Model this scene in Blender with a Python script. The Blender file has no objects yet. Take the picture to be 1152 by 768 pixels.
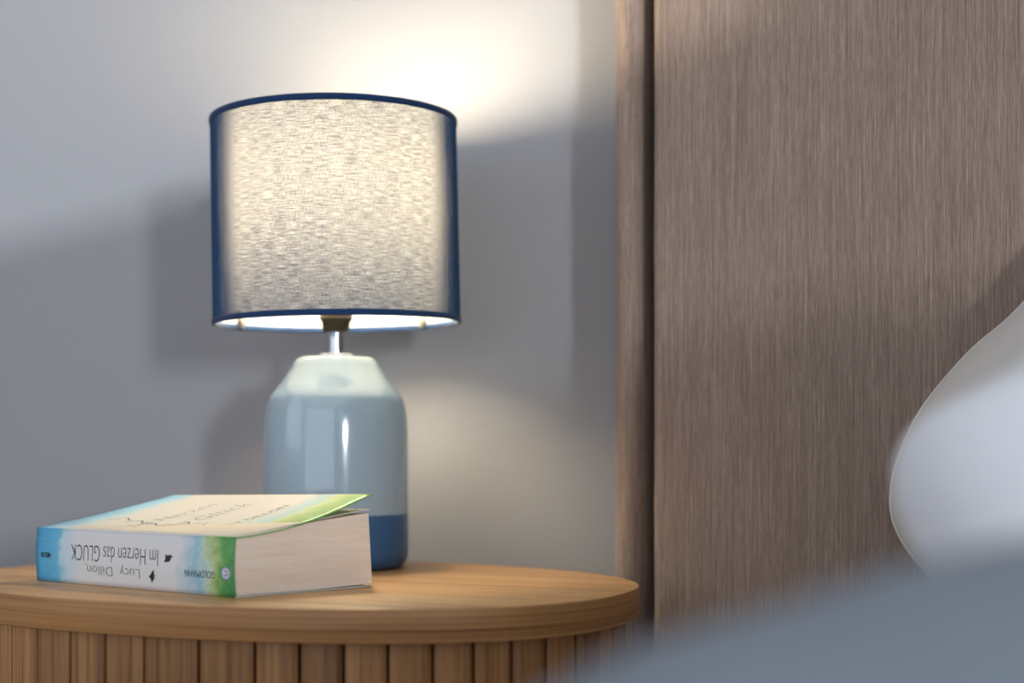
import bpy, bmesh, math, random
from mathutils import Vector, Matrix, noise
random.seed(7)
sc = bpy.context.scene
COL = sc.collection
PI = math.pi

# ------------------------------------------------------------------ camera frame
TH = math.radians(22.0)          # camera looks 22 degrees left of the wall's normal
TABLE_Z = 0.55
CX, CY, CZ = 0.5676, -1.1868, TABLE_Z + 0.0964
F = 1600.0
HZ = 505.0

def cw(X, Z, h):
    """metres right of / ahead of / above the camera -> world"""
    return Vector((CX + X*math.cos(TH) - Z*math.sin(TH), CY + X*math.sin(TH) + Z*math.cos(TH), CZ + h))

def x_at(x, yp):
    """world x where the sight line of a photograph column meets the plane y = yp"""
    kx = (x-576)/F
    Z = (yp-CY)/(kx*math.sin(TH)+math.cos(TH))
    return cw(kx*Z, Z, 0).x

def px(x, y, Z):
    return cw((x-576)/F*Z, Z, (HZ-y)/F*Z)

# ------------------------------------------------------------------ helpers
def obj(name, bm, m, parent=None, smooth=False, auto=None):
    me = bpy.data.meshes.new(name)
    bm.normal_update()
    bm.to_mesh(me); bm.free()
    o = bpy.data.objects.new(name, me); COL.objects.link(o)
    if m: me.materials.append(m)
    if smooth or auto:
        for p in me.polygons: p.use_smooth = True
    if auto:
        me.set_sharp_from_angle(angle=math.radians(auto))
    if parent: o.parent = parent
    return o

def tag(o, label, cat, group=None):
    o['label'] = label; o['category'] = cat
    if group: o['group'] = group
    return o

def thing(name, label, cat, loc=(0,0,0), rot=(0,0,0)):
    o = bpy.data.objects.new(name, None); COL.objects.link(o)
    o.empty_display_size = .05
    o.location = loc; o.rotation_euler = rot
    return tag(o, label, cat)

def struct(o):
    o['kind'] = 'structure'; return o

def add_box(bm, lo, hi):
    x0,y0,z0 = lo; x1,y1,z1 = hi
    v = [bm.verts.new(p) for p in ((x0,y0,z0),(x1,y0,z0),(x1,y1,z0),(x0,y1,z0),(x0,y0,z1),(x1,y0,z1),(x1,y1,z1),(x0,y1,z1))]
    for f in ((3,2,1,0),(4,5,6,7),(0,1,5,4),(1,2,6,5),(2,3,7,6),(3,0,4,7)):
        bm.faces.new([v[i] for i in f])

def box(lo, hi, bevel=0, seg=3):
    bm = bmesh.new(); add_box(bm, lo, hi)
    if bevel:
        bmesh.ops.bevel(bm, geom=bm.edges[:], offset=bevel, segments=seg, profile=.5, affect='EDGES')
    return bm

def add_lathe(bm, prof, n=96, close=False, cap0=False, cap1=False):
    rings = []
    for r, z in prof:
        rings.append([bm.verts.new((r*math.cos(2*PI*k/n), r*math.sin(2*PI*k/n), z)) for k in range(n)])
    L = len(rings)
    for i in range(L if close else L-1):
        a, b = rings[i], rings[(i+1) % L]
        for k in range(n):
            bm.faces.new((a[k], a[(k+1)%n], b[(k+1)%n], b[k]))
    if cap0: bm.faces.new(rings[0][::-1])
    if cap1: bm.faces.new(rings[-1])
    return rings

def lathe(prof, n=96, **k):
    bm = bmesh.new(); add_lathe(bm, prof, n, **k)
    if k.get('close'): bmesh.ops.recalc_face_normals(bm, faces=bm.faces[:])
    return bm

def add_tube(bm, pts, r, n=12, cap=True):
    pts = [Vector(p) for p in pts]
    rings = []
    up = None
    for i, p in enumerate(pts):
        d = (pts[min(i+1, len(pts)-1)] - pts[max(i-1, 0)]).normalized()
        if up is None:
            up = Vector((0,0,1)) if abs(d.z) < .9 else Vector((1,0,0))
        s = d.cross(up).normalized(); t = s.cross(d).normalized(); up = t
        rr = r[i] if isinstance(r, (list, tuple)) else r
        rings.append([bm.verts.new(p + s*rr*math.cos(2*PI*k/n) + t*rr*math.sin(2*PI*k/n)) for k in range(n)])
    for a, b in zip(rings, rings[1:]):
        for k in range(n):
            bm.faces.new((a[k], a[(k+1)%n], b[(k+1)%n], b[k]))
    if cap:
        bm.faces.new(rings[0][::-1]); bm.faces.new(rings[-1])

def catmull(pts, sub=8, closed=True):
    out = []; n = len(pts)
    for i in range(n if closed else n-1):
        g = (lambda j: pts[j % n]) if closed else (lambda j: pts[max(0, min(n-1, j))])
        p0, p1, p2, p3 = g(i-1), g(i), g(i+1), g(i+2)
        for k in range(sub):
            t = k/sub
            out.append(tuple(.5*((2*b)+(-a+c)*t+(2*a-5*b+4*c-d)*t*t+(-a+3*b-3*c+d)*t**3) for a,b,c,d in zip(p0,p1,p2,p3)))
    if not closed: out.append(tuple(pts[-1]))
    return out

# ------------------------------------------------------------------ materials
class NT:
    def __init__(s, name):
        s.m = bpy.data.materials.new(name); s.m.use_nodes = True
        s.t = s.m.node_tree; s.t.nodes.clear()
        s.out = s.n('ShaderNodeOutputMaterial')
    def n(s, typ, **kw):
        nd = s.t.nodes.new(typ)
        for k, v in kw.items():
            if k.startswith('i_'):
                key = k[2:]
                key = int(key) if key.isdigit() else key.replace('_', ' ')
                nd.inputs[key].default_value = v
            else: setattr(nd, k, v)
        return nd
    def l(s, a, b): s.t.links.new(a, b)
    def bsdf(s, color=(.8,.8,.8), rough=.6, spec=.5, **kw):
        b = s.n('ShaderNodeBsdfPrincipled')
        b.inputs['Base Color'].default_value = (*color, 1)
        b.inputs['Roughness'].default_value = rough
        b.inputs['Specular IOR Level'].default_value = spec
        for k, v in kw.items(): b.inputs[k.replace('_', ' ')].default_value = v
        s.l(b.outputs[0], s.out.inputs['Surface']); s.b = b
        return b
    def coords(s, scale=(1,1,1), rot=(0,0,0), kind='Object', loc=(0,0,0)):
        tc = s.n('ShaderNodeTexCoord'); mp = s.n('ShaderNodeMapping')
        mp.inputs['Scale'].default_value = scale; mp.inputs['Rotation'].default_value = rot
        mp.inputs['Location'].default_value = loc
        s.l(tc.outputs[kind], mp.inputs['Vector'])
        return mp.outputs[0]
    def noise(s, vec, scale=1, detail=3, rough=.55, dist=0):
        nd = s.n('ShaderNodeTexNoise'); nd.inputs['Scale'].default_value = scale
        nd.inputs['Detail'].default_value = detail; nd.inputs['Roughness'].default_value = rough
        nd.inputs['Distortion'].default_value = dist
        s.l(vec, nd.inputs['Vector'])
        return nd.outputs['Fac']
    def ramp(s, fac, stops, interp='LINEAR'):
        r = s.n('ShaderNodeValToRGB'); r.color_ramp.interpolation = interp
        e = r.color_ramp.elements
        while len(e) < len(stops): e.new(.5)
        for el, (p, c) in zip(e, stops):
            el.position = p; el.color = (*c, 1) if len(c) == 3 else c
        s.l(fac, r.inputs[0]); return r.outputs[0]
    def mix(s, fac, a, b, mode='MIX'):
        m = s.n('ShaderNodeMix', data_type='RGBA', blend_type=mode)
        for sock, v in ((m.inputs[0], fac), (m.inputs[6], a), (m.inputs[7], b)):
            if isinstance(v, (int, float)): sock.default_value = v
            elif isinstance(v, tuple): sock.default_value = (*v, 1)
            else: s.l(v, sock)
        return m.outputs[2]
    def math(s, op, a, b=None, c=None, clamp=False):
        m = s.n('ShaderNodeMath', operation=op, use_clamp=clamp)
        for i, v in enumerate((a, b, c)):
            if v is None: continue
            if isinstance(v, (int, float)): m.inputs[i].default_value = v
            else: s.l(v, m.inputs[i])
        return m.outputs[0]
    def bump(s, h, strength=.2, dist=.001):
        b = s.n('ShaderNodeBump'); b.inputs['Strength'].default_value = strength; b.inputs['Distance'].default_value = dist
        s.l(h, b.inputs['Height']); s.l(b.outputs[0], s.b.inputs['Normal'])

def srgb(r, g, b):
    f = lambda c: (c/12.92 if c <= .04045 else ((c+.055)/1.055)**2.4)
    return (f(r/255), f(g/255), f(b/255))

def plain(name, color, rough=.6, spec=.5, **kw):
    t = NT(name); t.bsdf(color, rough, spec, **kw); return t.m

def mat_wall():
    t = NT('wall_paint'); t.bsdf(rough=.75, spec=.25)
    v = t.coords()
    c = t.mix(t.noise(v, 2.2, 3), (.35,.355,.37), (.375,.38,.395))
    t.l(c, t.b.inputs['Base Color'])
    t.bump(t.noise(v, 260, 2), .10, .0006)
    return t.m

def mat_wood(name, axis, dark, mid, light, scale=1.0, boards=0):
    """oak; axis = the grain's direction"""
    t = NT(name); t.bsdf(rough=.42, spec=.4)
    long, cross = 2.2*scale, 55.0*scale
    sc3 = {'x': (long, cross, 300*scale), 'rim': (1.6, 1.6, 330), 'z': (cross*5, cross*5, long*1.8)}[axis]
    tc = t.n('ShaderNodeTexCoord')
    inf = t.n('ShaderNodeObjectInfo')
    off = t.n('ShaderNodeVectorMath', operation='SCALE')
    cmb = t.n('ShaderNodeCombineXYZ', i_0=1.7, i_1=3.1, i_2=9.3)
    t.l(cmb.outputs[0], off.inputs[0]); t.l(inf.outputs['Random'], off.inputs['Scale'])
    add = t.n('ShaderNodeVectorMath', operation='ADD')
    t.l(tc.outputs['Object'], add.inputs[0]); t.l(off.outputs[0], add.inputs[1])
    vec = add.outputs[0]
    tone = None
    if boards:
        sep = t.n('ShaderNodeSeparateXYZ'); t.l(tc.outputs['Object'], sep.inputs[0])
        idx = t.math('FLOOR', t.math('DIVIDE', t.math('ADD', sep.outputs[1], .338), boards))
        wn = t.n('ShaderNodeTexWhiteNoise', noise_dimensions='1D'); t.l(idx, wn.inputs['W'])
        tone = wn.outputs['Value']
        c2 = t.n('ShaderNodeCombineXYZ'); t.l(t.math('MULTIPLY', tone, 3.7), c2.inputs[0])
        a2 = t.n('ShaderNodeVectorMath', operation='ADD'); t.l(vec, a2.inputs[0]); t.l(c2.outputs[0], a2.inputs[1]); vec = a2.outputs[0]
    mp = t.n('ShaderNodeMapping'); mp.inputs['Scale'].default_value = sc3; t.l(vec, mp.inputs['Vector'])
    n1 = t.noise(mp.outputs[0], 1, 4, .6, .5)
    mp2 = t.n('ShaderNodeMapping'); mp2.inputs['Scale'].default_value = tuple(k*5 for k in sc3); t.l(vec, mp2.inputs['Vector'])
    n2 = t.noise(mp2.outputs[0], 1, 2, .5)
    c = t.ramp(n1, [(.34, dark), (.47, mid), (.64, light)])
    c = t.mix(t.math('MULTIPLY', t.ramp(n2, [(.30, (1,1,1)), (.42, (0,0,0))]), .45), c, tuple(k*.62 for k in dark))
    if tone is not None:
        c = t.mix(.55, c, t.ramp(tone, [(0, (.42,.42,.42)), (1, (.62,.6,.58))]), 'OVERLAY')
    elif axis == 'z':
        c = t.mix(.75, c, t.ramp(inf.outputs['Random'], [(0, (.34,.33,.32)), (1, (.6,.6,.6))]), 'OVERLAY')
    t.l(c, t.b.inputs['Base Color'])
    t.bump(n1, .12, .0006)
    return t.m

def mat_upholstery():
    t = NT('taupe_upholstery'); t.bsdf(rough=.9, spec=.15, Sheen_Weight=.15)
    a = t.noise(t.coords((1150, 1150, 14)), 1, 2, .6)
    b = t.noise(t.coords((2300, 2300, 90)), 1, 1, .5)
    w = t.noise(t.coords((1500, 1500, 1500)), 1, 1, .5)
    big = t.noise(t.coords((14, 14, 3)), 1, 2)
    c = t.ramp(a, [(.28, (.235,.168,.130)), (.52, (.31,.228,.180)), (.66, (.365,.275,.222)), (.76, (.49,.385,.32))])
    c = t.mix(.6, c, t.ramp(b, [(.3, (.33,.33,.33)), (.7, (.67,.67,.67))]), 'OVERLAY')
    c = t.mix(.5, c, t.ramp(w, [(.3, (.36,.36,.36)), (.7, (.64,.64,.64))]), 'OVERLAY')
    c = t.mix(.25, c, t.ramp(big, [(.3, (.4,.4,.4)), (.7, (.6,.6,.6))]), 'OVERLAY')
    t.l(c, t.b.inputs['Base Color'])
    t.bump(t.math('ADD', a, t.math('MULTIPLY', w, .7)), .35, .0006)
    return t.m

def mat_cloth(name, color, var=.04, rough=.85):
    t = NT(name); t.bsdf(color, rough, .2, Sheen_Weight=.1)
    v = t.coords()
    c = t.mix(t.noise(v, 30, 3), tuple(k*(1-var) for k in color), tuple(min(1, k*(1+var)) for k in color))
    t.l(c, t.b.inputs['Base Color'])
    t.bump(t.noise(v, 900, 2), .15, .0005)
    return t.m

# ------------------------------------------------------------------ the room
W = mat_wall()
RX0, RX1, RY0, RZ1 = -1.9, 2.6, -5.0, 2.5
TK = .12
def wall_with_hole(name, axis, pos, a0, a1, holes):
    """wall slab; axis 'x' = its plane is x=pos; the hole is (a_lo, a_hi, z_lo, z_hi)"""
    bm = bmesh.new()
    def slab(u0, u1, z0, z1):
        if axis == 'x': add_box(bm, (pos[0], u0, z0), (pos[1], u1, z1))
        else: add_box(bm, (u0, pos[0], z0), (u1, pos[1], z1))
    u = a0
    for h0, h1, z0, z1 in holes:
        slab(u, h0, 0, RZ1); slab(h0, h1, 0, z0); slab(h0, h1, z1, RZ1); u = h1
    slab(u, a1, 0, RZ1)
    return struct(obj(name, bm, W))
WIN_R = (-3.07, -2.77, .80, 1.12)      # y range, z range: small low window in the right wall
WIN_L_FILL = (-3.9, -1.5, .7, 2.3)            # wide window added in the left wall to bring in fill light
WIN_S = (-4.60, -3.12, 1.295, 2.20)    # larger window further down the same wall
WIN_F_FILL = (-1.8, 2.4, .15, 2.35)            # x range, z range: window added behind the camera for soft fill
wall_with_hole('wall_back', 'y', (0, TK), RX0-TK, RX1+TK, [])
wall_with_hole('wall_left', 'x', (RX0-TK, RX0), RY0, 0, [WIN_L_FILL])
wall_with_hole('wall_right', 'x', (RX1, RX1+TK), RY0, 0, [WIN_S, WIN_R])
wall_with_hole('wall_front', 'y', (RY0-TK, RY0), RX0-TK, RX1+TK, [WIN_F_FILL])
struct(obj('floor', box((RX0-TK, RY0-TK, -.1), (RX1+TK, TK, 0)), mat_wood('floor_oak', 'x', (.20,.13,.08), (.30,.20,.125), (.36,.25,.16), .6, .14)))
struct(obj('ceiling', box((RX0-TK, RY0-TK, RZ1), (RX1+TK, TK, RZ1+.1)), plain('ceiling_white', (.8,.8,.79), .9, .2)))
WHITE = plain('white_paint', (.78,.78,.76), .45)
def frame(name, axis, pos, hole):
    u0, u1, z0, z1 = hole; f = .05
    bm = bmesh.new()
    f = .03
    for (a, b, c, d) in ((u0-.01,u0+f,z0-f,z1+f),(u1-f,u1+.01,z0-f,z1+f),(u0+f,u1-f,z0-f,z0),(u0+f,u1-f,z1,z1+f)):
        if axis == 'x': add_box(bm, (pos, a, c), (pos+.06, b, d))
        else: add_box(bm, (a, pos, c), (b, pos+.06, d))
    return struct(obj(name, bm, WHITE))
w1 = frame('window_1', 'x', RX1+.04, WIN_R)
t = NT('sun_block_glass'); tl = t.n('ShaderNodeBsdfTranslucent'); tl.inputs['Color'].default_value = (.8,.84,.88,1)
t.l(tl.outputs[0], t.out.inputs['Surface'])
obj('added_sun_block_pane', box((RX1+.065, WIN_R[0]+.02, WIN_R[2]-.01), (RX1+.071, WIN_R[1]-.02, WIN_R[3]+.01)), t.m, w1)  # translucent pane added to keep direct sun out of this opening
frame('fill_window_2', 'y', RY0-.10, WIN_F_FILL)
frame('window_3', 'x', RX1+.06, WIN_S)
frame('fill_window_4', 'x', RX0-.11, WIN_L_FILL)
bm = bmesh.new()
add_box(bm, (RX0, -.015, 0), (RX1, 0, .08))
struct(obj('baseboard_back', bm, WHITE))

# ------------------------------------------------------------------ nightstand (oval, fluted body)
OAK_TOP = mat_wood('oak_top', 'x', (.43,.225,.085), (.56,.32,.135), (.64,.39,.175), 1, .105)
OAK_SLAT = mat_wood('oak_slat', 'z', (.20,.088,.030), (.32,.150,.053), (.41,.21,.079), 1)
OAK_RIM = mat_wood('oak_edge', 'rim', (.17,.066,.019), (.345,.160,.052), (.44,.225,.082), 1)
DARKWOOD = plain('groove_dark_wood', (.07,.04,.022), .7)
tc = cw(-.1668, 1.0599, 0)
T_A, T_B, T_N, T_R = .2642, .1794, 2.2888, -math.radians(23.4) + TH
stand = thing('nightstand', 'oval oak nightstand with a thick top and vertical slats around its body', 'nightstand', (tc.x, tc.y, 0), (0, 0, T_R))
def oval(a, b, s):
    c, sn = math.cos(s), math.sin(s)
    r = (abs(c)**T_N + abs(sn)**T_N)**(-1/T_N)
    return a*r*c, b*r*sn
def slab_oval(a, b, prof, n=160):
    """prof: list of (inset, z)"""
    bm = bmesh.new(); rings = []
    for ins, z in prof:
        rings.append([bm.verts.new((*oval(a-ins, b-ins, 2*PI*k/n), z)) for k in range(n)])
    for r0, r1 in zip(rings, rings[1:]):
        for k in range(n): bm.faces.new((r0[k], r0[(k+1)%n], r1[(k+1)%n], r1[k]))
    bm.faces.new(rings[0][::-1]); bm.faces.new(rings[-1])
    return bm
TOPT = .0215
top = obj('tabletop', slab_oval(T_A, T_B, [(.002, TABLE_Z-TOPT), (.0005, TABLE_Z-TOPT+.0005), (0, TABLE_Z-TOPT+.002), (0, TABLE_Z-.0015), (.0004, TABLE_Z-.0004), (.0015, TABLE_Z)]), OAK_TOP, stand, auto=40)
top.data.materials.append(OAK_RIM)
for p in top.data.polygons:
    if abs(p.normal.z) < .7: p.material_index = 1
BI = .009                         # how far the body stands back from the edge of the top
SL = .012
obj('body', slab_oval(T_A-BI-SL+.001, T_B-BI-SL+.001, [(0, .04), (0, TABLE_Z-TOPT)]), DARKWOOD, stand, auto=40)
obj('plinth', slab_oval(T_A-.035, T_B-.035, [(0, 0), (0, .04)]), DARKWOOD, stand, auto=40)
# groove positions: the visible grooves, then even ones round the back
def front_param(pxx):
    best = None
    for k in range(1441):
        s = -PI - .25 + (PI + .55)*k/1440
        u, v = oval(T_A-BI, T_B-BI, s)
        x = tc.x + u*math.cos(T_R) - v*math.sin(T_R); y = tc.y + u*math.sin(T_R) + v*math.cos(T_R)
        dx, dy = x-CX, y-CY
        X = dx*math.cos(TH)+dy*math.sin(TH); Z = -dx*math.sin(TH)+dy*math.cos(TH)
        e = abs(576+F*X/Z - pxx)
        if Z < 1.06 and (best is None or e < best[0]): best = (e, s)
    return best[1]
grooves = [front_param(p) for p in (10, 38, 76, 116, 160, 221, 285, 336, 386, 437, 488, 535, 578, 617, 650, 673, 691)]
end = grooves[0] + 2*PI
s0 = grooves[-1]
nb = 25
grooves += [s0 + (end - s0)*k/nb for k in range(1, nb)]
grooves = grooves + [grooves[0] + 2*PI]
def slat_bm(sa, sb):
    bm = bmesh.new(); n = 8; gap = .0011
    ds = sb - sa
    u, v = oval(T_A-BI, T_B-BI, (sa+sb)/2); u2, v2 = oval(T_A-BI, T_B-BI, (sa+sb)/2+.01)
    g = gap/(math.hypot(u2-u, v2-v)/.01)
    rings = []
    for z in (.045, TABLE_Z-TOPT-.0005):
        outer, inner = [], []
        for k in range(n+1):
            f = k/n
            s = sa+g + (ds-2*g)*f
            e = .0022*max(0, 1-min(f, 1-f)/.12)**2
            outer.append(bm.verts.new((*oval(T_A-BI-e, T_B-BI-e, s), z)))
        for k in range(n+1):
            s = sa+g + (ds-2*g)*(1-k/n)
            inner.append(bm.verts.new((*oval(T_A-BI-SL, T_B-BI-SL, s), z)))
        rings.append(outer+inner)
    N = len(rings[0])
    for k in range(N): bm.faces.new((rings[0][k], rings[0][(k+1)%N], rings[1][(k+1)%N], rings[1][k]))
    bm.faces.new(rings[0][::-1]); bm.faces.new(rings[1])
    return bm
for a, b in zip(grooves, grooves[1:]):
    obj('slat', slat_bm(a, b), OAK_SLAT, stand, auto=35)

# ------------------------------------------------------------------ table lamp
LAMP = cw(-.1435, 1.16, 0); LX, LY = LAMP.x, LAMP.y
lamp = thing('table_lamp', 'lit table lamp with blue fabric drum shade and glazed blue ceramic base', 'lamp', (LX, LY, TABLE_Z))
K = 1.16/F                        # metres per pixel at the lamp's axis
def lz(y): return (638 - y)*K     # height of a photograph row above the table top, on the axis
t = NT('pale_blue_glaze'); t.bsdf((.30,.40,.475), .12, .6, Coat_Weight=.8, Coat_Roughness=.02, Coat_IOR=1.5)
GLAZE = t.m
t = NT('royal_blue_glaze'); t.bsdf((.022,.075,.19), .34, .45)
v = t.coords(); t.l(t.mix(t.noise(v, 160, 3), (.022,.085,.20), (.034,.115,.26)), t.b.inputs['Base Color']); t.bump(t.noise(v, 300, 2), .12, .0006)
BAND = t.m
CHROME = plain('chrome', (.62,.62,.62), .10, .5, Metallic=1.0)
PLASTIC = plain('white_plastic', (.82,.80,.76), .4)
SOCKET = plain('dark_brown_socket', (.012,.009,.006), .35, .3)
R = 81*K
zb = lz(577)
# lower band
prof = [(0.0, .0), (R-.012, 0), (R-.0065, .0012), (R-.002, .0045), (R, .010)]
for k in range(1, 7): prof.append((R - .0*k, .010 + (zb-.010)*k/6))
obj('dark_blue_band', lathe(prof, 128), BAND, lamp, auto=60)['label'] = 'matt royal blue lower band'
ctrl = [(R, zb), (R, zb+.02), (R, lz(520)), (80.6*K, lz(488)), (79.2*K, lz(465)), (76.3*K, lz(451)), (72.5*K, lz(443.5)), (66.5*K, lz(435.5)), (59.5*K, lz(427)), (52.3*K, lz(416.5)), (48*K, lz(409)), (45*K, lz(404.8)), (41.5*K, lz(402.6)), (36*K, lz(402)), (17*K, lz(402)), (0.0005, lz(402))]
prof = catmull(ctrl, 6, closed=False)
obj('ceramic_body', lathe(prof, 128), GLAZE, lamp, auto=60)['label'] = 'glossy pale blue glazed body'
obj('collar', lathe([(0.0005, lz(402)), (17.5*K, lz(402)), (18*K, lz(401)), (18*K, lz(399)), (17.2*K, lz(397.8)), (0.0005, lz(397.8))], 64), PLASTIC, lamp, auto=40)
obj('stem', lathe([(8.5*K, lz(398)), (8.5*K, lz(375)), (10.5*K, lz(375)), (10.5*K, lz(372)), (0.0005, lz(372))], 64), CHROME, lamp, auto=40)
obj('socket', lathe([(0.0005, lz(374)), (13.5*K, lz(374)), (14.5*K, lz(373)), (16*K, lz(362)), (18.5*K, lz(359.5)), (18.5*K, lz(330)), (15*K, lz(325)), (15*K, lz(290)), (0.0005, lz(288))], 64), SOCKET, lamp, auto=40)
# bulb
t = NT('warm_bulb')
e = t.n('ShaderNodeEmission'); e.inputs['Color'].default_value = (1, .82, .55, 1); e.inputs['Strength'].default_value = 132
t.l(e.outputs[0], t.out.inputs['Surface']); BULB = t.m
prof = [(.0125, lz(288)), (.0130, lz(268)), (.0155, lz(250)), (.0190, lz(228)), (.0215, lz(204)), (.0215, lz(181)), (.0180, lz(160)), (.0110, lz(145)), (.0050, lz(140.5)), (.0006, lz(139.5))]
prof = catmull(prof, 3, closed=False)
obj('bulb', lathe(prof, 24), BULB, lamp, smooth=True)
# shade: an Empty-less chain of parts, all tilted a little as in the photo
def mat_shade_fabric():
    t = NT('blue_shade_fabric')
    v = t.coords()
    # polar coordinates so that threads run round the drum and up it
    sep = t.n('ShaderNodeSeparateXYZ'); t.l(v, sep.inputs[0])
    ang = t.math('ARCTAN2', sep.outputs[1], sep.outputs[0])
    def thr(sa, sz):
        c = t.n('ShaderNodeCombineXYZ'); t.l(t.math('MULTIPLY', ang, sa), c.inputs[0]); t.l(t.math('MULTIPLY', sep.outputs[2], sz), c.inputs[1])
        return c.outputs[0]
    h1 = t.noise(thr(9, 1400), 1, 2, .6)          # long horizontal threads
    h2 = t.noise(thr(90, 2100), 1, 1, .5)
    v1 = t.noise(thr(400, 170), 1, 2, .6)
    h = t.math('ADD', t.math('ADD', t.math('MULTIPLY', h1, .42), t.math('MULTIPLY', h2, .33)), t.math('MULTIPLY', v1, .25))
    slub = t.noise(thr(15, 700), 1, 2, .6)
    op = t.ramp(h, [(.36, (.18,.18,.18)), (.50, (.44,.44,.44)), (.64, (.78,.78,.78))])
    op2 = t.math('MAXIMUM', op, t.ramp(slub, [(.64, (0,0,0)), (.76, (.75,.75,.75))]))
    # seen slantwise the threads close up in front of one another, as in any woven cloth
    lw = t.n('ShaderNodeLayerWeight', i_Blend=.5)
    op2 = t.math('MAXIMUM', op2, t.ramp(lw.outputs['Facing'], [(.15, (0,0,0)), (.38, (.36,.36,.36)), (.56, (.74,.74,.74)), (.74, (.97,.97,.97))]))
    dif = t.n('ShaderNodeBsdfDiffuse'); dif.inputs['Color'].default_value = (.036,.090,.185,1)
    tr = t.n('ShaderNodeBsdfTransparent')
    mx = t.n('ShaderNodeMixShader')
    t.l(op2, mx.inputs[0]); t.l(tr.outputs[0], mx.inputs[1]); t.l(dif.outputs[0], mx.inputs[2])
    t.l(mx.outputs[0], t.out.inputs['Surface'])
    return t.m
t = NT('white_shade_liner')
d = t.n('ShaderNodeBsdfDiffuse'); d.inputs['Color'].default_value = (.80,.79,.76,1)
tl = t.n('ShaderNodeBsdfTranslucent'); tl.inputs['Color'].default_value = (.76,.768,.765,1)
mx = t.n('ShaderNodeMixShader'); mx.inputs[0].default_value = .225
t.l(d.outputs[0], mx.inputs[1]); t.l(tl.outputs[0], mx.inputs[2]); t.l(mx.outputs[0], t.out.inputs['Surface'])
LINER = t.m
TRIM = mat_cloth('navy_trim', (.012,.040,.115), .15)
RT, RB = 137.0*K, 138.2*K
ZT, ZBt = lz(137), lz(364.5)
HS = ZT - ZBt
def taper(z): return RB + (RT-RB)*z/HS
def shell(z0, z1, d0, d1):
    return lathe([(taper(z0)+d0, z0), (taper(z1)+d0, z1), (taper(z1)+d1, z1), (taper(z0)+d1, z0)], 192, close=True)
shade = obj('lamp_shade', shell(.0022, HS-.0022, -.0010, 0), mat_shade_fabric(), lamp, auto=40)
shade['label'] = 'woven blue fabric drum, glowing cream where light comes through'
# tilt: top leans left in the photo and slightly towards the camera
ax_side = Vector((-math.sin(TH), math.cos(TH), 0))      # view direction
ax_fwd = Vector((math.cos(TH), math.sin(TH), 0))        # camera right
LEAN, NOD = math.radians(.9), math.radians(1.0)
M = Matrix.Translation((0, 0, ZBt+HS/2)) @ Matrix.Rotation(-LEAN, 4, ax_side) @ Matrix.Rotation(NOD, 4, ax_fwd) @ Matrix.Translation((0, 0, -HS/2))
shade.matrix_local = M
lin = obj('shade_liner', lathe([(taper(0)-.0016, .0004), (taper(HS)-.0016, HS-.0004)], 192), LINER, shade, smooth=True)
lin['label'] = 'white inner lining'
def trim(z0, z1):
    return lathe([(taper(z0)-.0022, z0), (taper(z1)-.0022, z1), (taper(z1)+.0004, z1+.0003), (taper(z1)+.0008, z1-.0008), (taper(z0)+.0008, z0+.0008), (taper(z0)+.0004, z0-.0003)], 192, close=True)
obj('top_trim', trim(HS-.0042, HS), TRIM, shade, smooth=True)
obj('bottom_trim', trim(0, .0042), TRIM, shade, smooth=True)
# spider: ring on the socket, three arms, small cream clips at the rim
bm = bmesh.new()
for k in range(3):
    a = TH + math.radians((48, 154, 281)[k])
    ca, sa = math.cos(a), math.sin(a)
    add_tube(bm, [(ca*.0155, sa*.0155, .034), (ca*(RB-.006), sa*(RB-.006), .016), (ca*(RB-.0030), sa*(RB-.0030), .014)], (.0014, .0014, .0005)[k], 8)
    if k < 2: add_tube(bm, [(ca*(RB-.0042), sa*(RB-.0042), .016), (ca*(RB-.0046), sa*(RB-.0046), .008), (ca*(RB-.0042), sa*(RB-.0042), .0012)], [.0022, .0036, .0020], 10)
obj('shade_carrier', bm, plain('cream_metal', (.75,.70,.60), .4), shade, smooth=True)

# ------------------------------------------------------------------ paperback lying on the nightstand
BZ = TABLE_Z + .0003
A = px(265, 671.6, .919); B = px(42, 652, 1.043); C = px(420, 660, .996)
A.z = B.z = C.z = 0
U = B - A; Wv = C - A                # along the spine (to the left), away from the spine
bl, bw = U.length, Wv.length
u, w = U.normalized(), Wv.normalized()
book = thing('book', 'thick paperback lying flat on the nightstand, blue and white cover lifting open', 'book', (A.x, A.y, BZ))
SH, FH = .0388, .0515                # thickness at the spine and of the fanned fore edge
def bp(s, r, z):                     # s along the spine 0..1, r across 0..1
    p = U*s + Wv*r
    return Vector((p.x, p.y, z))
def cover_top(s, r):
    """height of the front cover: bends up from the spine hinge, fore edge curls"""
    tip = (.0655-.0008)*(1-s) + .0600*s
    f = r**1.15
    lift = .0006*math.sin(PI*s)*r
    return SH + (tip - SH)*f - .0035*math.sin(PI*min(1, r*1.05))*(1-s) + lift*0
def page_top(s, r):
    return SH - .0012 + (FH - SH + .0012)*(r**.75) - .0025*s*r - .004*r*s
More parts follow.
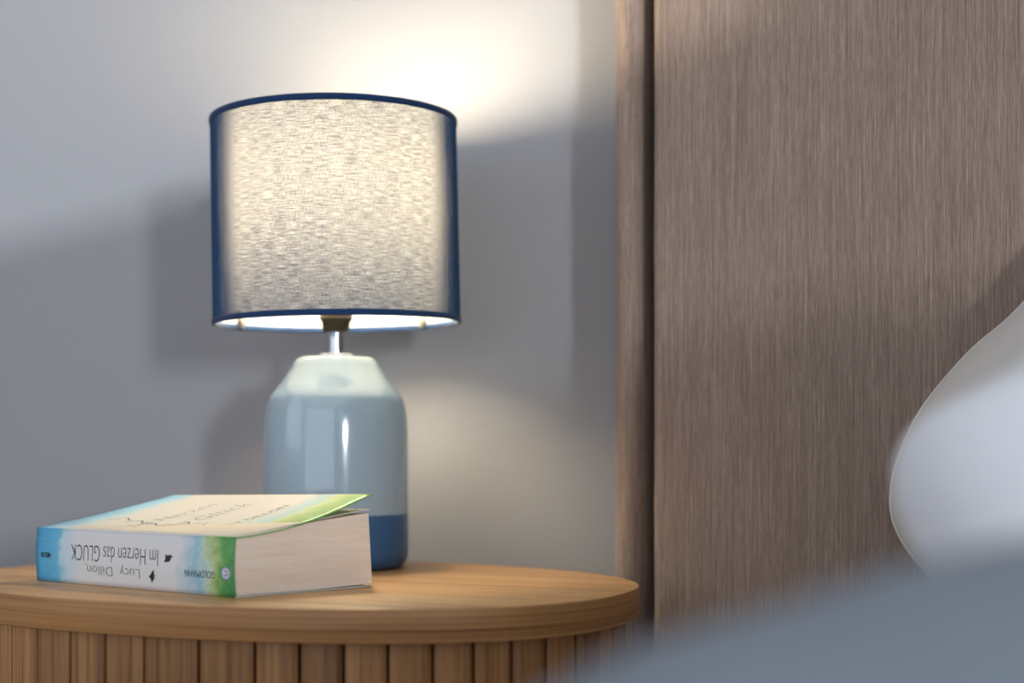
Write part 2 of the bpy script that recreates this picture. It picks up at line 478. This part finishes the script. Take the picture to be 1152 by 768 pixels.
def mat_cover():
    """printed cover: s along the spine comes from the mesh's own UV map"""
    t = NT('printed_cover'); t.bsdf(rough=.38, spec=.4)
    uv = t.n('ShaderNodeUVMap'); uv.uv_map = 'print'
    sep = t.n('ShaderNodeSeparateXYZ'); t.l(uv.outputs[0], sep.inputs[0])
    mp = t.n('ShaderNodeMapping'); mp.inputs['Scale'].default_value = (9, 6, 1); t.l(uv.outputs[0], mp.inputs[0])
    n = t.noise(mp.outputs[0], 1, 6, .7)
    f = t.math('ADD', sep.outputs[0], t.math('MULTIPLY', t.math('SUBTRACT', n, .5), .22))
    white = (.70,.69,.68)
    c = t.ramp(f, [(.00, (.05,.24,.07)), (.055, (.13,.36,.09)), (.085, (.42,.52,.20)), (.12, (.52,.62,.50)), (.17, (.30,.52,.62)), (.27, white), (.76, white), (.83, (.50,.66,.72)), (.875, (.14,.46,.66)), (1.0, (.06,.34,.58))])
    mp2 = t.n('ShaderNodeMapping'); mp2.inputs['Scale'].default_value = (60, 40, 1); t.l(uv.outputs[0], mp2.inputs[0])
    sp = t.ramp(t.noise(mp2.outputs[0], 1, 2), [(.62, (0,0,0)), (.70, (1,1,1))])
    c = t.mix(t.math('MULTIPLY', sp, .16), c, (.85,.88,.85))
    t.l(c, t.b.inputs['Base Color'])
    return t.m
def mat_cover_front():
    t = NT('printed_front_cover'); t.bsdf(rough=.36, spec=.4)
    uv = t.n('ShaderNodeUVMap'); uv.uv_map = 'print'
    sep = t.n('ShaderNodeSeparateXYZ'); t.l(uv.outputs[0], sep.inputs[0])
    mp = t.n('ShaderNodeMapping'); mp.inputs['Scale'].default_value = (7, 5, 1); t.l(uv.outputs[0], mp.inputs[0])
    n = t.noise(mp.outputs[0], 1, 6, .7)
    f = t.math('ADD', sep.outputs[0], t.math('MULTIPLY', t.math('SUBTRACT', n, .5), .16))
    white = (.78,.74,.66)
    c = t.ramp(f, [(.00, (.15,.40,.10)), (.07, (.34,.52,.16)), (.13, (.62,.70,.34)), (.18, (.50,.68,.66)), (.27, white), (.84, white), (.90, (.50,.72,.80)), (.96, (.30,.60,.76)), (1.0, (.22,.54,.74))])
    t.l(c, t.b.inputs['Base Color'])
    return t.m
def sheet_grid(fn, n, m, uvf, thick, name, mat, parent, flip=False):
    """a grid sheet closed to a solid of the given thickness"""
    bm = bmesh.new(); lay = bm.loops.layers.uv.new('print')
    top = [[bm.verts.new(fn(i/n, j/m)) for j in range(m+1)] for i in range(n+1)]
    bm.normal_update()
    uvs = {}
    for i in range(n+1):
        for j in range(m+1): uvs[top[i][j]] = uvf(i/n, j/m)
    faces = []
    for i in range(n):
        for j in range(m):
            q = (top[i][j], top[i+1][j], top[i+1][j+1], top[i][j+1])
            faces.append(bm.faces.new(q if not flip else q[::-1]))
    for f in bm.faces:
        for l in f.loops: l[lay].uv = uvs[l.vert]
    o = obj(name, bm, mat, parent, smooth=True)
    md = o.modifiers.new('thickness', 'SOLIDIFY'); md.thickness = thick; md.offset = -1
    return o
COVER = mat_cover(); COVERF = mat_cover_front()
CT = .0006
front = sheet_grid(lambda s, r: bp(s, r, cover_top(s, r)), 40, 24, lambda s, r: (s, r), CT, 'front_cover', COVERF, book, flip=True)
spn = -Vector((w.x, w.y, 0))
def spine_pt(s, q):                  # q 0 bottom .. 1 top; slightly rounded spine
    p = bp(s, 0, q*SH)
    return p + spn*(.0012*math.sin(PI*q))
spine = sheet_grid(spine_pt, 40, 10, lambda s, q: (s, q*.3), CT, 'spine', COVER, book, flip=True)
back = sheet_grid(lambda s, r: bp(s, r, CT), 20, 12, lambda s, r: (s, r), CT, 'back_cover', plain('pale_cover_board', (.60,.60,.56), .5), book, flip=True)
# page block
t = NT('book_pages'); t.bsdf(rough=.85, spec=.15)
v = t.coords((25, 25, 900)); n1 = t.noise(v, 1, 3, .6)
v2 = t.coords((12, 12, 160)); n2 = t.noise(v2, 1, 2, .5)
c = t.ramp(n1, [(.3, (.76,.63,.52)), (.6, (.82,.70,.585))]); c = t.mix(.35, c, t.ramp(n2, [(.35, (.38,.38,.38)), (.65, (.6,.6,.6))]), 'OVERLAY')
t.l(c, t.b.inputs['Base Color']); t.bump(n1, .35, .0008)
PAGES = t.m
bm = bmesh.new(); n, m = 36, 14
ZB0 = .0012
def page_pt(s, r, q):
    s2 = .006 + s*(.988)
    r2 = .004 + r*.992
    z = ZB0 + (page_top(s2, r2) - ZB0)*q
    z += .0022*r2*(1-q)*max(0, r2-.55)                   # lower pages lift at the fore edge
    p = bp(s2, r2, z)
    p -= Vector((w.x, w.y, 0))*(.0032*(q-.15)*r2)            # fore edge slopes back towards the top
    return p
cage = {}
def vv(i, j, k):
    if (i, j, k) not in cage: cage[(i, j, k)] = bm.verts.new(page_pt(i/n, j/m, k/10))
    return cage[(i, j, k)]
for k in range(10):
    for i in range(n):
        bm.faces.new((vv(i,0,k), vv(i,0,k+1), vv(i+1,0,k+1), vv(i+1,0,k))); bm.faces.new((vv(i,m,k), vv(i+1,m,k), vv(i+1,m,k+1), vv(i,m,k+1)))
    for j in range(m):
        bm.faces.new((vv(0,j,k), vv(0,j+1,k), vv(0,j+1,k+1), vv(0,j,k+1))); bm.faces.new((vv(n,j,k), vv(n,j,k+1), vv(n,j+1,k+1), vv(n,j+1,k)))
for i in range(n):
    for j in range(m):
        bm.faces.new((vv(i,j,10), vv(i,j+1,10), vv(i+1,j+1,10), vv(i+1,j,10))); bm.faces.new((vv(i,j,0), vv(i+1,j,0), vv(i+1,j+1,0), vv(i,j+1,0)))
bmesh.ops.recalc_face_normals(bm, faces=bm.faces[:])
obj('page_block', bm, PAGES, book, auto=40)
# the loose first leaf under the cover
sheet_grid(lambda s, r: bp(.004+s*.99, .03+r*.955, page_top(s, .03+r*.955) + .0006 + .0022*r*r), 24, 16, lambda s, r: (s, r), .00015, 'leaf', plain('leaf_paper', (.78,.70,.56), .8, .2), book, flip=True)

# --- printing on the spine and on the front cover (flat ink lying on its surface)
def text_bm(body, size, sx=1.0, shear=0.0, offset=0.0):
    cu = bpy.data.curves.new('lettering', 'FONT'); cu.body = body; cu.size = size; cu.shear = shear; cu.offset = offset
    cu.align_x = 'CENTER'; cu.align_y = 'CENTER'; cu.resolution_u = 4
    o = bpy.data.objects.new('lettering', cu); COL.objects.link(o)
    bpy.context.view_layer.update()
    dg = bpy.context.evaluated_depsgraph_get()
    me = bpy.data.meshes.new_from_object(o.evaluated_get(dg))
    bm = bmesh.new(); bm.from_mesh(me)
    bpy.data.objects.remove(o); bpy.data.curves.remove(cu); bpy.data.meshes.remove(me)
    for v in bm.verts: v.co.x *= sx
    return bm
INK = plain('black_ink', (.018,.018,.022), .5); GREENINK = plain('grey_green_ink', (.20,.25,.18), .5); GREYINK = plain('grey_ink', (.07,.09,.12), .5); SOFTINK = plain('grey_green_brush_ink', (.20,.24,.20), .5)
def on_spine(bm, s, q, name, mat):
    """text reads upside down from the photo's side: its x runs to the left along the spine, its y downwards"""
    for v in bm.verts:
        ss = s + v.co.x/bl; qq = q - v.co.y/SH
        p = spine_pt(ss, qq) + spn*.00025
        v.co = p
    o = obj(name, bm, mat, spine)
    return o
def poly_bm(pts):
    bm = bmesh.new(); bm.faces.new([bm.verts.new((x, y, 0)) for x, y in pts]); 
    bmesh.ops.triangulate(bm, faces=bm.faces[:]); return bm
# photo columns on the spine -> s
def s_of(x, z=.02):
    best = None
    for k in range(1001):
        p = spine_pt(k/1000, z/SH) + Vector((A.x, A.y, BZ)) ; dx, dy = p.x-CX, p.y-CY
        X = dx*math.cos(TH)+dy*math.sin(TH); Z = -dx*math.sin(TH)+dy*math.cos(TH)
        e = abs(576+F*X/Z - x)
        if best is None or e < best[0]: best = (e, k/1000)
    return best[1]
def fit_text(body, x0, x1, size, q, name, mat, shear=0, offset=0):
    sa, sb = s_of(x1), s_of(x0)
    bm = text_bm(body, size, 1, shear, offset)
    xs = [v.co.x for v in bm.verts]; wd = max(xs)-min(xs); mid = (max(xs)+min(xs))/2
    k = (sb-sa)*bl/wd
    for v in bm.verts: v.co.x = (v.co.x-mid)*k
    return on_spine(bm, (sa+sb)/2, q, name, mat)
fit_text('Im Herzen das GLÜCK', 80, 178, .0168, .60, 'title_lettering', INK, offset=-.00030)
fit_text('Lucy  Dillon', 98, 157, .0098, .285, 'author_lettering', GREENINK, offset=-.00012)
fit_text('GOLDMANN', 208, 242, .0068, .36, 'publisher_lettering', GREYINK)
fit_text('48218', 46.5, 57.5, .0050, .50, 'number_lettering', INK, offset=.00018)
# emblem: a pale disc with a ring and a curl
def disc(r, n=28): return poly_bm([(r*math.cos(2*PI*k/n), r*math.sin(2*PI*k/n)) for k in range(n)])
EM = on_spine(disc(.0043), s_of(254.5), .40, 'emblem', plain('emblem_pale', (.68,.66,.74), .5))
bm = bmesh.new()
for r0, r1, a0, a1 in ((.0036, .0043, 0, 2*PI), (.0012, .0021, .4, 5.4)):
    nn = 30; rr = []
    for k in range(nn+1):
        a = a0+(a1-a0)*k/nn
        rr.append((bm.verts.new((r0*math.cos(a), r0*math.sin(a), 0)), bm.verts.new((r1*math.cos(a), r1*math.sin(a), 0))))
    for p, q in zip(rr, rr[1:]): bm.faces.new((p[0], p[1], q[1], q[0]))
for v in bm.verts:
    v.co = spine_pt(s_of(254.5)+v.co.x/bl, .40 - v.co.y/SH) + spn*.0004
obj('emblem_ring', bm, plain('emblem_violet', (.22,.19,.33), .5), spine)
bird = [(-.0050,.0020),(-.0030,.0012),(-.0018,.0026),(.0010,.0030),(.0034,.0016),(.0052,.0010),(.0036,.0002),(.0022,-.0012),(.0014,-.0032),(-.0002,-.0014),(-.0020,-.0008),(-.0034,-.0002)]
def rot(pts, a, k=1): return [(k*(x*math.cos(a)-y*math.sin(a)), k*(x*math.sin(a)+y*math.cos(a))) for x, y in pts]
on_spine(poly_bm(rot(bird, .5, 1.0)), s_of(189), .60, 'bird_mark', INK)
on_spine(poly_bm(rot(bird, 1.3, .95)), s_of(170.5), .26, 'bird_mark', INK)
# front cover: handwritten title in thin brush lines, seen almost edge on
def on_cover(s, r): 
    p = bp(s, r, cover_top(s, r) + .0003); return p
def brush(paths, name, wd=.0007, mat=INK):
    bm = bmesh.new()
    for path in paths:
        pts = catmull(path, 6, closed=False)
        prev = None
        for i, (s, r) in enumerate(pts):
            s2, r2 = pts[min(i+1, len(pts)-1)]; s1, r1 = pts[max(i-1, 0)]
            d = Vector(((s2-s1)*bl, (r2-r1)*bw)); d = d.normalized() if d.length > 1e-9 else Vector((1, 0))
            nx, ny = -d.y*wd*(.6+.6*abs(math.sin(i*.6))), d.x*wd*(.6+.6*abs(math.sin(i*.6)))
            a = bm.verts.new(on_cover(s+nx/bl, r+ny/bw)); b = bm.verts.new(on_cover(s-nx/bl, r-ny/bw))
            if prev: bm.faces.new((prev[0], prev[1], b, a))
            prev = (a, b)
    return obj(name, bm, mat, front)
def cover_text(body, s, r, size, name, mat, sx=1.0, shear=0, offset=0):
    bm = text_bm(body, size, sx, shear, offset)
    for v in bm.verts:                # lines of the title run from the spine outwards, their tops to the left
        v.co = on_cover(min(.99, max(.01, s + v.co.y/bl)), min(.98, max(.02, r + v.co.x/bw)))
    return obj(name, bm, mat, front)
cover_text('Im Herzen', .62, .46, .019, 'cover_title_lettering', SOFTINK, .85, .25, -.00045)
cover_text('das Glück', .47, .46, .022, 'cover_title_lettering', SOFTINK, .85, .25, -.00052)
cover_text('LUCY DILLON', .26, .50, .009, 'cover_author_lettering', GREENINK, 1.1)
random.seed(3)
fl = []
for k in range(5):
    s, r = .25 + .12*k, .30 + .05*math.sin(k*2.1)
    fl.append([(s+.03*q, r+.03*math.sin(q*1.9+k)) for q in range(5)])
brush(fl, 'cover_flourish', .00045, GREYINK)

# ------------------------------------------------------------------ headboard
UPH = mat_upholstery()
HB = thing('headboard', 'tall taupe upholstered headboard of the bed, against the wall right of the lamp', 'headboard', (0, 0, 0))
HTOP = 1.32
HX1 = 2.10
FY = -.098                          # front plane of the padded panel
HX0 = x_at(735.5, FY+.004)
BX0 = x_at(699.5, -.050)
BX1 = HX0 - .0105
def rounded_panel(x0, x1, y0, y1, z0, z1, r, seg=6, wob=.0, nz=60):
    """vertical extrusion of a rounded rectangle in plan, with a faintly uneven left edge"""
    plan = []
    for cxx, cyy, a0 in ((x1-r, y1-.004, 0), (x0+r, y1-.004, PI/2), (x0+r, y0+r, PI), (x1-r, y0+r, 1.5*PI)):
        rr = r if cyy < y1-.01 else .004
        for k in range(seg+1):
            a = a0 + PI/2*k/seg
            plan.append((cxx + (r if rr == r else .004)*math.cos(a) + ((0 if rr == r else (r-.004)*(1 if cxx > x0+r*1.5 else -1))), cyy + rr*math.sin(a)))
    bm = bmesh.new(); rings = []
    for k in range(nz+1):
        z = z0 + (z1-z0)*k/nz
        ring = []
        for (x, y) in plan:
            e = wob*(noise.noise(Vector((7.3, x*3, z*14))) + .5*noise.noise(Vector((1.3, x*3, z*45))))
            fx = 1 if x < x0 + .02 else 0
            ring.append(bm.verts.new((x + e*fx, y, z)))
        rings.append(ring)
    N = len(plan)
    for a, b in zip(rings, rings[1:]):
        for k in range(N): bm.faces.new((a[k], a[(k+1)%N], b[(k+1)%N], b[k]))
    bm.faces.new(rings[0][::-1]); bm.faces.new(rings[-1])
    return bm
obj('padded_panel', rounded_panel(HX0, HX1, FY, -.060, .10, HTOP-.01, .007, 6, .0007), UPH, HB, auto=50)
obj('back_board', box((HX0+.008, -.060, .05), (HX1, -.002, HTOP-.03), .002), UPH, HB)
# soft border down the left side: a flattened roll with a seam
def border_bm(x0, x1, y0, y1, z0, z1):
    bm = bmesh.new(); rings = []; nz = 90; n = 28
    for k in range(nz+1):
        z = z0 + (z1-z0)*k/nz
        w1 = .0012*noise.noise(Vector((3.1, 0, z*6))); w2 = .0008*noise.noise(Vector((9.1, 0, z*9)))
        cx, cy = (x0+x1)/2, (y0+y1)/2
        hx, hy = (x1-x0)/2, (y1-y0)/2
        ring = []
        for i in range(n):
            a = 2*PI*i/n
            c, s = math.cos(a), math.sin(a)
            r = (abs(c)**2.7+abs(s)**2.7)**(-1/2.7)
            ring.append(bm.verts.new((cx+hx*r*c + w1*(1 if c > 0 else .6), cy+hy*r*s + (w2 if s < 0 else 0), z)))
        rings.append(ring)
    for a, b in zip(rings, rings[1:]):
        for k in range(n): bm.faces.new((a[k], a[(k+1)%n], b[(k+1)%n], b[k]))
    bm.faces.new(rings[0][::-1]); bm.faces.new(rings[-1])
    return bm
bd = obj('border', border_bm(BX0, BX1, -.086, -.003, .10, HTOP), UPH, HB, smooth=True)
bm = bmesh.new()
pts = []
for k in range(80):
    z = .10 + (HTOP-.10)*k/79
    pts.append((BX0 - .0010 - .0032*max(0, (z-.74)/.3)**1.2 + .0007*noise.noise(Vector((5, 0, z*12))), -.042, z))
add_tube(bm, pts, .0022, 8)
obj('piping', bm, UPH, bd, smooth=True)

# ------------------------------------------------------------------ bed
SHEET = mat_cloth('cream_sheet', (.62,.57,.49)); 
bed = thing('bed_base', 'upholstered box base carrying the mattress in front of the headboard', 'bed base', (0, 0, 0))
obj('box', box((.297, -2.15, .09), (2.07, -.105, .27), .015), UPH, bed)
for x in (.34, 2.0):
    for y in (-2.05, -.2):
        obj('leg', lathe([(.0005, 0), (.022, 0), (.026, .09), (.0005, .09)], 24) , plain('black_leg', (.02,.02,.02), .5), bed, auto=40).location = (x, y, 0)
MT = .470
mt = tag(obj('mattress', box((.290, -2.13, .271), (2.055, -.107, MT), .035, 6), SHEET, auto=50), 'mattress under a cream fitted sheet below the duvet', 'mattress')

def inflate(outline, T, fn, nr=18, wr=0.0, seed=0, power=.5):
    """closed cushion: outline in (a,b), thickness along the third axis; fn maps (a,b,t) to the world"""
    n = len(outline)
    ca = sum(p[0] for p in outline)/n; cb = sum(p[1] for p in outline)/n
    bm = bmesh.new(); sides = []
    for sgn in (1, -1):
        rings = []
        for k in range(nr):
            r = k/nr
            r = math.sin(r*PI/2)
            h = T*(1-r**2.4)**power
            ring = []
            for (a, b) in outline:
                aa, bb = ca+(a-ca)*r, cb+(b-cb)*r
                wv = wr*(noise.noise(Vector((aa*9+seed, bb*9, sgn*2.0))) + .5*noise.noise(Vector((aa*22+seed, bb*22, sgn*4.0))))*min(1, 4*(1-r))
                ring.append((aa, bb, sgn*(h+wv)))
            rings.append(ring)
        sides.append(rings)
    rim = [bm.verts.new(fn(a, b, 0)) for a, b in outline]
    for sgn, rings in zip((1, -1), sides):
        prev = None
        for k, ring in enumerate(rings):
            if k == 0:
                vs = bm.verts.new(fn(*ring[0])); prev = vs; continue
            cur = [bm.verts.new(fn(*p)) for p in ring]
            for i in range(n):
                j = (i+1) % n
                f = (prev, cur[i], cur[j]) if k == 1 else (prev[i], cur[i], cur[j], prev[j])
                bm.faces.new(f)
            prev = cur
        for i in range(n):
            j = (i+1) % n
            bm.faces.new((prev[i], rim[i], rim[j], prev[j]))
    bmesh.ops.recalc_face_normals(bm, faces=bm.faces[:])
    return bm
# cream pillow standing against the headboard
tilt = math.radians(8)
PY = -.192
def stand_map(a, b, t):
    if t < 0: t *= .25                # pressed flat against the headboard
    return Vector((a, PY + b*math.sin(tilt) - t*math.cos(tilt), MT + .004 + b*math.cos(tilt) + t*math.sin(tilt)))
def on_plane(x, y, py, tl):
    b = .1
    for _ in range(20):
        kx = (x-576)/F
        Z = (py + b*math.sin(tl) - CY)/(kx*math.sin(TH)+math.cos(TH))
        p = cw(kx*Z, Z, (HZ-y)/F*Z); b = (p.z-MT)/math.cos(tl)
    return (p.x, b)
def on_pillow(x, y): return on_plane(x, y, PY, tilt)
left = [on_pillow(*p) for p in ((1130,735),(1075,680),(1030,635),(1007,596),(1003,560),(1012,520),(1038,466),(1090,404),(1152,348))]
out = [(.70,.0),(.60,.006)] + left + [(.585,0.348),(.64,0.438),(.69,0.518),(.745,0.568),(.86,0.588),(1.02,0.593),(1.18,0.588),(1.30,0.563),(1.345,0.503),(1.35,0.363),(1.345,0.160),(1.30,0.040),(1.2,0.004),(1.0,0.000),(.80,0.000)]
ol = catmull(out, 8)
pil = tag(obj('pillow', inflate(ol, .085, stand_map, 18, .006, 2, .55), mat_cloth('cream_pillowcase', (.66,.62,.56)), smooth=True), 'cream pillow standing upright against the headboard', 'pillow')
bm = bmesh.new()
add_tube(bm, [stand_map(a, b, 0) for a, b in ol] + [stand_map(*ol[0], 0)], .0016, 8, cap=False)
obj('piping', bm, pil.data.materials[0], pil, smooth=True)
# second cream pillow lying flat in front of it, mostly under the duvet
PYL = -.36
def xz_at(x, y, yp):
    kx = (x-576)/F
    Z = (yp-CY)/(kx*math.sin(TH)+math.cos(TH))
    return cw(kx*Z, Z, (HZ-y)/F*Z)
LP = xz_at(806, 700, PYL)
LT = xz_at(900, 669, PYL).z
def flat_map(a, b, t): return Vector((a, b, (MT+.003+LT)/2 + t))
olf = catmull([(LP.x+.012,-.46),(LP.x+.003,-.42),(LP.x,-.36),(LP.x+.008,-.315),(LP.x+.05,-.292),(LP.x+.2,-.288),(LP.x+.5,-.288),(LP.x+.68,-.292),(LP.x+.72,-.32),(LP.x+.725,-.42),(LP.x+.70,-.545),(LP.x+.66,-.57),(LP.x+.5,-.575),(LP.x+.2,-.575),(LP.x+.06,-.565)], 8)
flat = tag(obj('pillow', inflate(olf, (LT-MT-.003)/2, flat_map, 18, .002, 5, .45), pil.data.materials[0], smooth=True), 'flat cream pillow lying low on the bed, only its left corner showing above the duvet', 'pillow')
# white pillow leaning in front of both
tilt2 = math.radians(30)
PY2 = -.72
def lean_map(a, b, t):
    return Vector((a, PY2 + b*math.sin(tilt2) - t*math.cos(tilt2), MT + .006 + b*math.cos(tilt2) + t*math.sin(tilt2)))
out2 = [on_plane(x, y, PY2, tilt2) for x, y in ((1175,840),(1110,755),(1065,690),(1035,640),(1014,600),(1006,562),(1018,532),(1062,508),(1110,480),(1152,447))]
(xa, ba), (xb, bb) = out2[0], out2[-1]
out2 += [(xb+.05, bb+.055), (xb+.12, bb+.10), (xb+.22, bb+.125), (xb+.40, bb+.13), (xb+.56, bb+.115), (xb+.62, bb+.03), (xb+.63, .12), (xb+.60, .045), (xb+.50, .03), (xb+.30, .028), (xa+.06, .028)]
tag(obj('pillow', inflate(catmull(out2, 8), .085, lean_map, 18, .006, 7, .45), mat_cloth('white_pillowcase', (.88,.88,.90)), smooth=True), 'plump white pillow in front of the upright cream one, out of focus', 'pillow')

# duvet: a thick blue-grey quilt whose folded hump rises close to the camera
def smooth(a, b, x):
    t = max(0, min(1, (x-a)/(b-a))); return t*t*(3-2*t)
ZC = .30
crest_tab = [(-.30,-.10),(-.06,-.080)] + [((x-576)/F*ZC, (HZ-y)/F*ZC) for x, y in ((600,787),(650,757),(700,729),(750,716),(800,702),(850,689),(900,675),(1000,641),(1152,612))] + [(.25,-.012),(.60,-.008),(1.6,-.008)]
def crest(X):
    for (a, ha), (b, hb) in zip(crest_tab, crest_tab[1:]):
        if X <= b: return ha + (hb-ha)*max(0, (X-a)/(b-a))
    return crest_tab[-1][1]
def duvet_top(x, y):
    dx, dy = x-CX, y-CY
    X = dx*math.cos(TH)+dy*math.sin(TH); Z = -dx*math.sin(TH)+dy*math.cos(TH)
    hc = CZ + crest(X) - MT
    base = .030 + .008*noise.noise(Vector((x*5, y*5, 1)))
    d = Z-ZC
    bump = math.exp(-(d/(max(.05, .05) if d > 0 else .13))**2)
    h = base + (max(hc, base)-base)*bump + .003*noise.noise(Vector((x*14, y*14, 3)))
    return h
DX0, DX1, DY0, DY1 = .30, 2.03, -2.10, -.70
nx, ny = 110, 100
bm = bmesh.new(); top = []; bot = []
def edge_y(x):                       # upper hem of the quilt, oblique to stay clear of the pillow
    return -.79
for i in range(nx+1):
    a, b = [], []
    for j in range(ny+1):
        fx, fy = i/nx, j/ny
        x = DX0 + (DX1-DX0)*fx**1.4; y = DY0 + (edge_y(x)-DY0)*(1-(1-fy)**1.5)
        e = min(x-DX0, DX1-x, y-DY0, edge_y(x)-y)
        k = math.sqrt(max(0, 1-(1-min(1, e/.045))**2))
        h = duvet_top(x, y)*k
        a.append(bm.verts.new((x, y, MT + .001 + h)))
        b.append(bm.verts.new((x, y, MT + .001)) if 0 < i < nx and 0 < j < ny else a[-1])
    top.append(a); bot.append(b)
for i in range(nx):
    for j in range(ny):
        bm.faces.new((top[i][j], top[i+1][j], top[i+1][j+1], top[i][j+1]))
        q = (bot[i][j], bot[i][j+1], bot[i+1][j+1], bot[i+1][j])
        if len(set(q)) == 4 and not all(v in (top[i][j], top[i+1][j], top[i+1][j+1], top[i][j+1]) for v in q):
            bm.faces.new(q)
tag(obj('duvet', bm, mat_cloth('blue_grey_duvet', (.215,.248,.288)), smooth=True), 'blurred blue-grey duvet heaped up on the bed in the foreground', 'duvet')

# ------------------------------------------------------------------ light
def area(name, loc, direction, sx, sy, power, color):
    l = bpy.data.lights.new(name, 'AREA'); l.shape = 'RECTANGLE'; l.size = sx; l.size_y = sy; l.energy = power; l.color = color
    o = bpy.data.objects.new(name, l); COL.objects.link(o); o.location = loc
    o.rotation_euler = Vector(direction).to_track_quat('-Z', 'Y').to_euler()
    return o
def window_light(axis, hole, power, color):
    u0, u1, z0, z1 = hole
    if axis == 'x': area('daylight_and_fill', (RX1-.005, (u0+u1)/2, (z0+z1)/2), (-1, 0, 0), u1-u0, z1-z0, power, color)
    elif axis == '-x': area('daylight_and_fill', (RX0+.005, (u0+u1)/2, (z0+z1)/2), (1, 0, 0), u1-u0, z1-z0, power, color)
    else: area('daylight_and_fill', ((u0+u1)/2, RY0+.005, (z0+z1)/2), (0, 1, 0), u1-u0, z1-z0, power, color)
window_light('x', WIN_R, 58, (.90,.95,1.0))
window_light('y', WIN_F_FILL, 15, (.92,.96,1.0))  # added front fill for the bed and headboard
window_light('-x', WIN_L_FILL, 7, (.95,.97,1.0))  # added side fill from the left
sl = bpy.data.lights.new('low_sun', 'SUN'); sl.energy = 1.45; sl.angle = .012; sl.color = (.90,.94,1.0)
so = bpy.data.objects.new('low_sun', sl); COL.objects.link(so); so.location = (4, -5, 2)
so.rotation_euler = Vector((-.15, .20, -.021)).to_track_quat('-Z', 'Y').to_euler()
wd = bpy.data.worlds.new('World'); sc.world = wd; wd.use_nodes = True
bg = wd.node_tree.nodes['Background']; bg.inputs[0].default_value = (.62,.76,1,1); bg.inputs[1].default_value = .9

# ------------------------------------------------------------------ camera
cd = bpy.data.cameras.new('camera'); cam = bpy.data.objects.new('camera', cd); COL.objects.link(cam)
cam.location = (CX, CY, CZ)
cam.rotation_euler = (PI/2, 0, TH)
cd.sensor_width = 36; cd.lens = 50; cd.clip_start = .01
cd.shift_y = (HZ-384)/1152
cd.dof.use_dof = True; cd.dof.focus_distance = 1.0; cd.dof.aperture_fstop = 3.0
sc.camera = cam
sc.view_settings.view_transform = 'Standard'; sc.view_settings.look = 'None'
sc.view_settings.exposure = 0.18; sc.view_settings.gamma = 1; sc.view_settings.use_curve_mapping = False
sc.cycles.use_denoising = True
sc.cycles.sample_clamp_indirect = 6
sc.cycles.max_bounces = 12; sc.cycles.diffuse_bounces = 5; sc.cycles.transparent_max_bounces = 16
